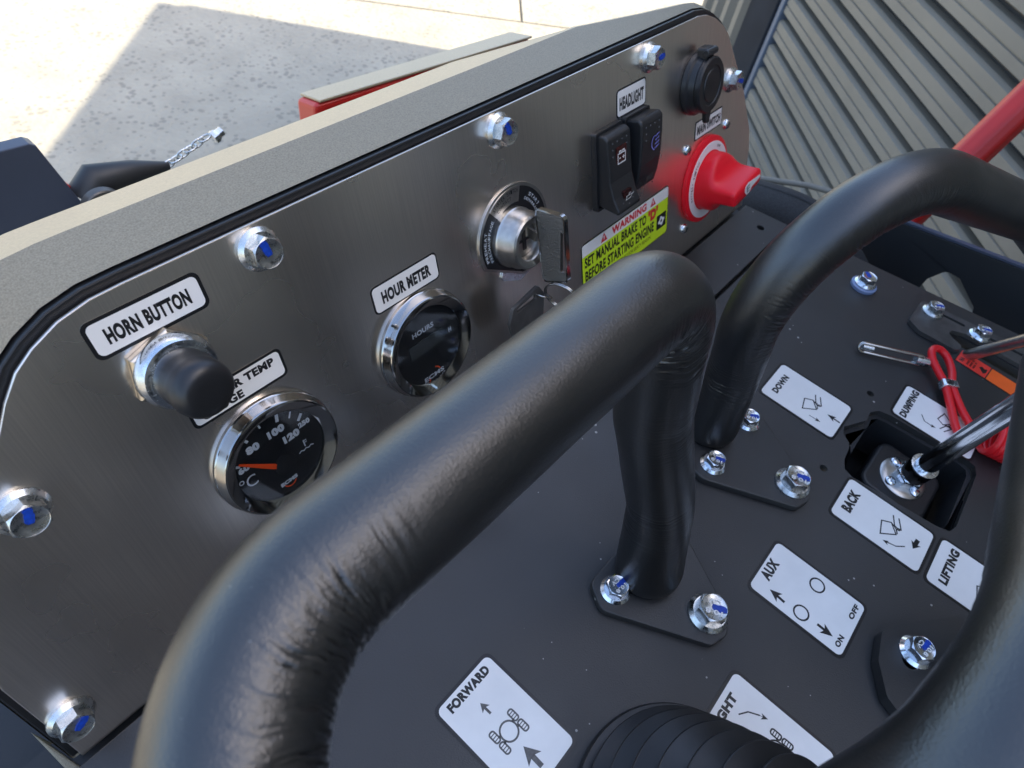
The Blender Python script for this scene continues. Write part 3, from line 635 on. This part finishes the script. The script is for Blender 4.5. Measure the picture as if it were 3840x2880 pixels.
t = label_sticker('back_sticker', 'white BACK sticker with a tilting bucket pictogram, below the lever cut-out', .3440, -.1310, 'BACK', (11, 54, 32, 61.5), .0420, .0675)
mb = MB(); bucket(mb, 20.5, 29); mb.stroke(u([(15, 15), (10.5, 20), (8.6, 27)]), .0008, ZP); mb.arrow((.0088, .0245), (.0083, .0290), .0003, .0036, .0042, ZP); mb.arrow((.0270, .0096), (.0175, .0102), .0030, .0070, .0060, ZP); mb.build('pictogram', M['ink'], t)
t = label_sticker('aux_sticker', 'white AUX sticker with two circles and two arrows marked OFF and ON', .2530, -.1130, 'AUX', (13.5, 56.6, 30, 63.6), .0455, .0670)
mb = MB().ring((.0344, .0318), .0047, .0011, ZP, 30).ring((.0098, .0320), .0047, .0011, ZP, 30).arrow((.0083, .0430), (.0093, .0540), .0018, .0076, .0074, ZP).arrow((.0104, .0212), (.0102, .0105), .0018, .0076, .0074, ZP).text('OFF', .0290, .0048, .0408, .0082, ZP, bold=.022).text('ON', .0062, .0045, .0148, .0080, ZP, bold=.022); mb.build('pictogram', M['ink'], t)
t = label_sticker('lifting_sticker', 'white LIFTING sticker cut off by the blurred handle', .3440, -.2000, 'LIFTING', (7, 52, 39.5, 58.2), .0440, .0670)
mb = MB(); bucket(mb, 20.5, 30); mb.arrow((.0100, .0120), (.0100, .0240), .0008, .004, .0045, ZP); mb.build('pictogram', M['ink'], t)
t = label_sticker('dumping_sticker', 'white DUMPING sticker crossed by the red cord and steel lever', .4705, -.1315, 'DUMPING', (3.5, 54.5, 40, 60.5), .0430, .0675)
mb = MB(); bucket(mb, 26.5, 29, -1, .9); mb.stroke(u([(18.3, 46), (13.0, 42), (12.4, 35)]), .0008, ZP); mb.arrow((.0124, .0380), (.0132, .0325), .0003, .0036, .0040, ZP); mb.build('pictogram', M['ink'], t)
def axle(mb, cx_, cy_):
    mb.ring((cx_, cy_), .0050, .0010, ZP, 28)
    for sx in (-1, 1):
        for sy in (-1, 1):
            wx, wy = cx_+sx*.0073, cy_+sy*.0036
            mb.stroke(rrect(wx-.0016, wx+.0016, wy-.0031, wy+.0031, .0012, 3), .0009, ZP, closed=True)
            for k in (-.0015, 0, .0015): mb.stroke([(wx-.0015, wy+k), (wx+.0015, wy+k)], .0005, ZP)
        mb.stroke([(cx_+sx*.0046, cy_+.0020), (cx_+sx*.0058, cy_+.0020)], .0009, ZP); mb.stroke([(cx_+sx*.0046, cy_-.0020), (cx_+sx*.0058, cy_-.0020)], .0009, ZP)
t = label_sticker('forward_sticker', 'white FORWARD sticker with four wheels and arrows in the foreground', .0680, -.0200, 'FORWARD', (7, 57.6, 36.8, 62.8), .0435, .0668)
mb = MB(); axle(mb, .0212, .0304); mb.arrow((.0209, .0432), (.0208, .0508), .0014, .0056, .0044, ZP); mb.arrow((.0205, .0072), (.0209, .0203), .0028, .0098, .0084, ZP); mb.build('pictogram', M['ink_grey'], t)
t = label_sticker('right_sticker', 'white RIGHT sticker half hidden by the rubber bellows', .1585, -.1320, 'RIGHT', (6.5, 57.3, 31.5, 62.6), .0450, .0675)
mb = MB(); axle(mb, .0222, .0285); mb.stroke(u([(24, 53), (29, 49.5), (32, 43.5)]), .0008, ZP); mb.arrow((.0316, .0445), (.0334, .0390), .0003, .0036, .0040, ZP); mb.build('pictogram', M['ink'], t)
# orange strip sticker
os_ = thing('orange_sticker', 'orange and red warning strip with a flame print by the bracket slot', 'sticker', T(.578, -.088))
Mo = RZ(math.radians(-4.5))
MB().prism([(-.0015, .001), (-.0015, -.112), (.0178, -.112), (.0178, .001)], .0001, .0003, Mo).build('backing', M['ink'], os_)
MB().prism([(-.0007, .0003), (-.0007, -.0262), (.0170, -.0262), (.0170, .0003)], .0002, .0005, Mo).build('red_field', M['orange_red'], os_)
MB().prism([(-.0007, -.0272), (-.0007, -.111), (.0170, -.111), (.0170, -.0272)], .0002, .0005, Mo).build('orange_field', M['orange'], os_)
mb = MB().text('NA', .002, -.0055, .0080, -.0015, .00056, Mo, bold=.02)
for k in range(3): mb.text('IIIII II', .0022, -.0098-k*.0028, .0135-k*.001, -.0082-k*.0028, .00056, Mo, bold=.02)
mb.flat(rpoly([(.003, -.0232), (.0085, -.0180), (.0118, -.0200), (.0095, -.0225), (.012, -.0245), (.0065, -.0250)][::-1], .001), .00056, Mo)
mb.text('200 1000', .0012, -.066, .0120, -.053, .00056, Mo, bold=.02); mb.build('lettering', M['ink'], os_)

# ---- padded handles: foam tubes with creases pressed in at the bends
def grip(P, rad, r, creases, n=104, step=.0005, endflare=0):
    Q = resample(fillet(P, rad, .001), step); m = len(Q); vs = []; fs = []
    T_ = [(Q[min(i+1, m-1)]-Q[max(i-1, 0)]).normalized() for i in range(m)]
    K = [Vector((0, 0, 0)) for _ in range(m)]
    for i in range(2, m-2): K[i] = (T_[i+2]-T_[i-2])/(4*step)
    S = []; w = int(.020/step)
    acc = [Vector((0, 0, 0))]
    for k in K: acc.append(acc[-1]+k)
    for i in range(m): a, b = max(0, i-w), min(m, i+w+1); S.append((acc[b]-acc[a])/(b-a))
    N = T_[0].orthogonal().normalized()
    for i in range(m):
        if i: N = T_[i-1].rotation_difference(T_[i]) @ N
        N = (N-T_[i]*N.dot(T_[i])).normalized(); B = T_[i].cross(N); L = i*step; kd = S[i].normalized() if S[i].length > .5 else None
        amt = min(1, S[i].length/14)
        rr = r*(1+endflare*max(0, 1-L/.06))
        if L < r*.5: rr *= .86+.14*math.sqrt(max(0, 1-(1-L/(r*.5))**2))
        for k in range(n):
            a = 2*math.pi*k/n; d = N*math.cos(a)+B*math.sin(a); q = rr
            q += .00022*noise.noise(Vector((L*45, d.x*1.6, d.y*1.6+d.z)))
            if kd and amt > .03:
                side = d.dot(kd); wgt = amt*max(0, min(1, (side+creases[1])/.7))
                if wgt > 0:
                    wob = .30*noise.noise(Vector((d.x*1.4+L*9, d.y*1.4, d.z*1.4)))+.10*noise.noise(Vector((d.x*5, d.y*5, d.z*5+L*30)))
                    ph = L/creases[0]+wob*3.0
                    v = noise.noise(Vector((ph, 7.3+.5*d.x+.4*d.y, d.z*.5)))
                    brk = .5+.6*noise.noise(Vector((d.x*2.2+L*60, d.y*2.2, d.z*2.2+L*150)))
                    ridge = max(0, 1-abs(v)*8.5)
                    v2 = noise.noise(Vector((ph*2.1+5, 2.3+.6*d.x, d.z*.6+.5*d.y)))
                    q -= creases[2]*.45*wgt*max(0, 1-abs(v2)*5)*(1-brk*.6)
                    q -= creases[2]*wgt*ridge*(.25+.9*brk)
            vs.append(tuple(Q[i]+d*q))
    for i in range(m-1):
        for k in range(n): k2 = (k+1) % n; fs.append((i*n+k, i*n+k2, (i+1)*n+k2, (i+1)*n+k))
    fs += [tuple(range(n-1, -1, -1)), tuple((m-1)*n+k for k in range(n))]
    mb = MB(); mb.v = vs; mb.f = fs; return mb
h1 = thing('padded_handle', 'large black foam padded handle crossing the middle of the picture', 'handle', T(.215, 0, .006), 'foam padded handles')
grip([(.2131, .0048, .006), (.2138, .0200, .070), (.2010, .0445, .145), (.1919, .0581, .2232), (-.0041, .0587, .2286), (-.0357, -.0338, .2014), (-.075, -.150, .006)], [.06, .06, .029, .054, .05], .0185, (.0026, .50, .0009), endflare=.12).build('foam_grip', M['foam'], h1, smooth=80, M=T(-.215, 0, -.006))
h2 = thing('padded_handle', 'black foam padded handle bent over in front of the roller door', 'handle', T(.343, .012, .006), 'foam padded handles')
grip([(.3385, .0330, .006), (.3400, .0400, .070), (.3010, .0620, .2440), (.5559, -.0553, .1433), (.66, -.12, .07)], [.08, .0778, .05], .0178, (.0032, .85, .0008), endflare=.12).build('foam_grip', M['foam'], h2, smooth=80, M=T(-.343, -.012, -.006))
h3 = thing('padded_handle', 'dark out of focus padded handle at the lower right corner', 'handle', T(.31, -.20, .009), 'foam padded handles')
grip([(.310, -.200, .009), (.2986, -.072, .2195), (.1053, -.0817, .2453), (.0552, -.0667, .1364), (.045, -.13, .08)], [.04, .06, .03], .0172, (.004, .1, .0006), step=.003, n=48).build('foam_grip', M['foam'], h3, smooth=80, M=T(-.31, .20, -.009))

# ---- joystick with rubber bellows in the foreground
js = thing('joystick', 'black ribbed rubber bellows of the drive lever at the bottom edge', 'joystick', T(.1155, -.0815))
def bent(prof, n, total, H, lean):
    vs = []; fs = []
    for r_, z in prof:
        t = z/H; th = total*min(1, t); c_ = Vector((0, -H/total*(1-math.cos(th)) if total else 0, H/total*math.sin(th)))
        Mr = Matrix.Rotation(lean, 3, 'Z') @ Matrix.Rotation(th, 3, 'X'); c_ = Matrix.Rotation(lean, 3, 'Z') @ c_
        for k in range(n): a = 2*math.pi*k/n; vs.append(c_+Mr @ Vector((r_*math.cos(a), r_*math.sin(a), 0)))
    m = len(prof)
    fs = [(j*n+k, j*n+(k+1) % n, (j+1)*n+(k+1) % n, (j+1)*n+k) for j in range(m-1) for k in range(n)]+[tuple((m-1)*n+k for k in range(n))]
    return MB().add(vs, fs)
pr = [(.0560, .0005), (.0565, .003), (.0555, .006)]
for k in range(7):
    z = .007+k*.0127; r_ = .0520-.0040*k; pr += [(r_-.0080, z), (r_+.0008, z+.0052), (r_+.0008, z+.0062), (r_-.0115, z+.0120)]
pr += [(.0190, .098), (.0165, .104), (.0150, .108)]
bent(pr, 72, .55, .108, .15).build('bellows', M['rubber'], js, smooth=22, bevel=.0006)
bent([(.0150, .104), (.0215, .110), (.0250, .120), (.0255, .132), (.0230, .146), (.0150, .156), (.004, .159)], 48, .55, .108, .15).build('knob', M['rubber'], js, smooth=50)

# ---- hydraulic lever in the cut-out
lv = thing('control_lever', 'chrome steel control lever rising from the cut-out in the deck', 'lever', T(.436, -.100, -.02))
Lm = Matrix.Rotation(math.radians(3), 4, 'X') @ Matrix.Rotation(math.radians(-4), 4, 'Y')
MB().prism(rrect(-.0265, .0245, -.0265, .0265, .010), -.012, .0, Lm).build('rubber_boot', M['rubber'], lv, bevel=.003, seg=3)
MB().prism(rrect(-.045, -.0268, -.022, .034, .004), -.016, -.006).build('valve_body', M['dark'], lv, bevel=.002)
MB().lathe([(.0180, 0), (.0180, .0010), (.0168, .0018), (.012, .0022), (.001, .0022)], 40, Lm).build('steel_disc', M['lock'], lv, smooth=40)
for a in (.9, 2.6, 4.2, 5.6): MB().lathe([(.0042, .0015), (.0040, .0034), (.0030, .0042)], 16, Lm @ T(.0132*math.cos(a), .0132*math.sin(a))).build('disc_screw', M['zinc'], lv, smooth=40)
tipv = Vector((-.0150, -.0065, .118)).normalized(); q = tipv.to_track_quat('Z', 'Y').to_matrix().to_4x4()
B0 = T(.001, -.002, .0) @ q
MB().lathe([(.0115, .002), (.0115, .010), (.0100, .0115)], 6, B0).build('hex_nut', M['zinc'], lv, bevel=.0006)
MB().lathe([(.0098, .0105), (.0100, .0240), (.0096, .0250)], 32, B0).build('socket_sleeve', M['chrome'], lv, smooth=40)
MB().lathe([(.0102, .0240), (.0102, .0254), (.0075, .0258)], 32, B0).build('collar', M['zinc'], lv, smooth=40)
MB().lathe([(.0074, .0250), (.0074, .2400)], 32, B0).build('rod', M['rod'], lv, smooth=40)
# ---- second thin lever through the bracket slot
l2 = thing('slot_lever', 'thin copper toned lever rising through the bracket slot', 'lever', T(.605, -.084, -.03))
MB().tube([(0, 0, 0), (-.0170, -.0140, .040), (-.0410, -.0330, .0950), (-.085, -.066, .19)], .0050, 20).build('rod', M['lock'], l2, smooth=60)

# ---- emergency stop lanyard: snap hook, red cord, crimp, coil
ln = thing('safety_lanyard', 'red coiled safety lanyard with a steel snap hook lying on the deck', 'lanyard', T(.53, -.08))
def ptsrel(P): return [Vector((x/1000-.53, y/1000+.08, z/1000)) for x, y, z in P]
ax_ = Vector((.540-.516, -.064+.020, 0)).normalized(); sd_ = Vector((-ax_.y*.45, ax_.x*.45, .9))
a = Vector((.5165-.53, -.0205+.08, .006)); b = Vector((.5395-.53, -.0630+.08, .0075)); loop = []
for k in range(9): t = math.pi*k/8; loop.append(a-ax_*.0038*math.sin(t)+sd_*.0038*math.cos(t))
for k in range(9): t = math.pi*k/8; loop.append(b+ax_*.0038*math.sin(t)-sd_*.0038*math.cos(t))
MB().tube(resample(loop+[loop[0]], .002)[:-1], .0016, 12, closed=True).build('snap_hook', M['chrome'], ln, smooth=60)
MB().tube([a+sd_*.001-ax_*.001, a+sd_*.001+ax_*.008], .0028, 14).build('gate_pin', M['zinc'], ln, smooth=40)
MB().tube([b-ax_*.004, b+ax_*.006, b+ax_*.014], [.0040, .0040, .0034], 14).build('swivel', M['zinc'], ln, smooth=40)
def smooth_path(P, n=8):
    out = []; Pp = [P[0]]+P+[P[-1]]
    for i in range(1, len(Pp)-2):
        p0, p1, p2, p3 = Pp[i-1:i+3]
        for k in range(n):
            t = k/n; out.append(.5*((2*p1)+(p2-p0)*t+(2*p0-5*p1+4*p2-p3)*t*t+(3*p1-p0-3*p2+p3)*t**3))
    out.append(P[-1]); return out
cr = smooth_path(ptsrel([(474, -122, 7), (490, -111, 5), (507, -101, 6), (527, -88.5, 8), (537, -79, 9), (545, -70, 11), (553, -66, 13), (561, -70, 12), (561, -79, 9), (548, -88, 8), (531, -93.5, 8), (514, -107, 6), (500, -118, 7), (484, -126, 10)]))
MB().tube(cr, .0031, 14).build('cord', M['cord'], ln, smooth=60)
ca = Vector((.5290-.53, -.0910+.08, .0080)); cd = Vector((.8, .5, 0)).normalized(); Mc = T(*ca) @ Matrix.Rotation(math.atan2(cd.y, cd.x), 4, 'Z')
MB().prism(rrect(-.0045, .0045, -.0072, .0072, .003), -.0038, .0038, Mc @ Matrix.Rotation(math.pi/2, 4, 'Y') @ RZ(0)).build('crimp', M['zinc'], ln, bevel=.001)
hp = []; c0 = Vector((.4930-.53, -.1290+.08, .0165)); d = Vector((.30, -.92, -.10)).normalized(); e1 = Vector((0, 0, 1)); e1 = (e1-d*e1.dot(d)).normalized(); e2 = d.cross(e1)
for k in range(7*22): t = 2*math.pi*k/22; hp.append(c0+d*(.0044*k/22)+(e1*math.cos(t)*.0138+e2*math.sin(t)*.0165))
MB().tube(hp, .0026, 10).build('coil', M['cord'], ln, smooth=60)

# ================================================================== REST OF THE MACHINE
sp = thing('side_frame', 'black steel side frame with an oval opening right of the deck', 'frame', T(.75, 0, 0))
XM = Matrix(((0, 0, 1, 0), (1, 0, 0, 0), (0, 1, 0, 0), (0, 0, 0, 1)))
MB().plate(rpoly([(.030, -.0035), (.012, -.0025), (-.60, .075), (-.60, -.85), (.10, -.85), (.10, -.075)], [.01, .02, 0, 0, 0, .01]), [rpoly([(-.0340, -.105), (-.0355, -.045), (-.0455, -.0265), (-.060, -.0270), (-.090, -.0480), (-.098, -.070), (-.100, -.115)], .008)], 0, .006, XM).build('side_plate', M['dark'], sp, bevel=.0012)
MB().box(.004, .010, -.60, .020, -.001, .0015, Matrix(((1, 0, 0, -.004), (0, 1, 0, 0), (0, -.127, 1, .0010), (0, 0, 0, 1)))).build('top_edge', M['slate'], sp)
MB().tube([(.010, .185, -.0415), (.010, .128, -.0200), (.010, .100, -.0135), (.006, .070, -.0160)], .0035, 10).build('rail', M['siding'], sp, smooth=40)
sv = thing('hose_sleeve', 'black woven fabric hose sleeve curving past the end of the panel', 'hose', T(.69, .15, -.05))
pth = smooth_path([Vector(p)-Vector((.69, .15, -.05)) for p in ((.690, .32, -.10), (.690, .22, -.055), (.690, .15, -.033), (.692, .095, -.0290), (.697, .045, -.055), (.700, .0, -.100), (.70, -.05, -.19))])
MB().tube(resample(pth, .004), .0300, 32).build('sleeve', M['fabric'], sv, smooth=60)
MB().tube(resample([p+Vector((-.004, 0, .0293)) for p in pth], .006), .0022, 8).build('seam', M['fabric'], sv, smooth=60)
ra = thing('lift_arm', 'red painted lift arm tube slanting in front of the roller door', 'arm', T(1.0, .04, -.19))
d = Vector((.105, -.040, .19)).normalized()
pts = [(.9-1.0, .078-.04, -.371+.19), (1.0-1.0, .04-.04, 0), (1.40-1.0, -.112-.04, .534+.19)]
MB().tube(pts, .0250, 8).build('tube', M['red_paint'], ra, bevel=.005, seg=3)
MB().lathe([(.034, -.012), (.034, .012)], 32, T(-.1, .038, -.181) @ Matrix.Rotation(math.pi/2, 4, 'Y')).build('pivot_boss', M['red_paint'], ra, bevel=.002)
# behind the cowl, left
ls = thing('slate_bracket', 'slate blue steel bracket sticking out behind the cowl on the left', 'bracket', T(.1, .5, .05))
YM = Matrix(((1, 0, 0, 0), (0, 0, -1, 0), (0, 1, 0, 0), (0, 0, 0, 1)))
MB().prism(rpoly([(-.25, .058), (.0165, .0405), (.0200, .0380), (.0310, -.0100), (.0420, -.055), (.050, -.20), (-.25, -.20)], [0, .001, .001, .01, 0, 0, 0])[::-1], 0, .012, YM).build('bracket_plate', M['slate'], ls, bevel=.001)
MB().prism([(.0210, .0070), (.0335, -.0080), (.0330, -.0150), (.0260, -.0120), (.0100, -.0010)][::-1], -.010, -.001, YM).build('red_lug', M['red_paint'], ls, bevel=.002)
hy = thing('hydraulic_arm', 'black tapered hydraulic arm with a steel eye behind the cowl', 'arm', T(.15, .5, .03))
MB().tube([(-.010, 0, .000), (.000, 0, .010), (.030, 0, .006), (.058, 0, .0005)], [.014, .014, .0095, .0035], 24).build('arm_tube', M['dark'], hy, smooth=60)
MB().lathe([(.0150, -.004), (.0160, -.003), (.0160, .003), (.0150, .004), (.0100, .004), (.0095, -.004)], 32, T(-.008, -.022, .002) @ Matrix.Rotation(math.pi/2, 4, 'X')).build('eye', M['bracket'], hy, smooth=40)
MB().lathe([(.0080, -.006), (.0080, .006)], 24, T(-.008, -.024, .002) @ Matrix.Rotation(math.pi/2, 4, 'X')).build('pin', M['black_edge'], hy, smooth=40)
ch = thing('chain', 'short bright zinc chain lying behind the cowl', 'chain', T(.205, .5, .03))
for k in range(6):
    c0 = Vector((.0035+.0072*k, 0, .0015+.0022*k)); lp = []
    for i in range(20): t = 2*math.pi*i/20; lp.append(c0+Vector((.0058*math.cos(t), (.0032*math.sin(t) if k % 2 else 0), (0 if k % 2 else .0032*math.sin(t))+.0012*math.cos(t))))
    MB().tube(lp, .0009, 8, closed=True).build('link', M['zinc_dull'], ch, smooth=60)
MB().lathe([(.0060, 0), (.0060, .003), (.0042, .006), (.0042, .010)], 6, T(.047, 0, .010) @ Matrix.Rotation(1.2, 4, 'Y')).build('end_nut', M['zinc_dull'], ch)
bm = thing('loader_beam', 'red loader beam lying beyond the cowl above the shaded concrete', 'beam', T(.400, .556, -.0235) @ RZ(-.085))
MB().prism([(0, -.08), (.040, -.08), (.040, .0095), (0, .0203)], 0, .33, XM).build('beam', M['red_paint'], bm, bevel=.006, seg=3)
MB().prism([(0, .0208), (.040, .0100), (.040, .0130), (0, .0238)][::-1], .006, .33, XM).build('beam_top_glow', M['warm_glow'], bm, bevel=.001)  # added sloping top; the tan paints in warm light on the beam
fd = thing('fender_panel', 'dark side panel of the machine at the lower left corner', 'panel', T(-.20, .1, -.05))
MB().box(-.25, .136, -.70, .22, -.5, .01).build('panel', M['dark'], fd, bevel=.004)
MB().prism([(.1300, .0870), (.1345, .0470), (.1395, .0505)], .0112, .040).build('corner_gusset', M['hood'], fd, bevel=.001)
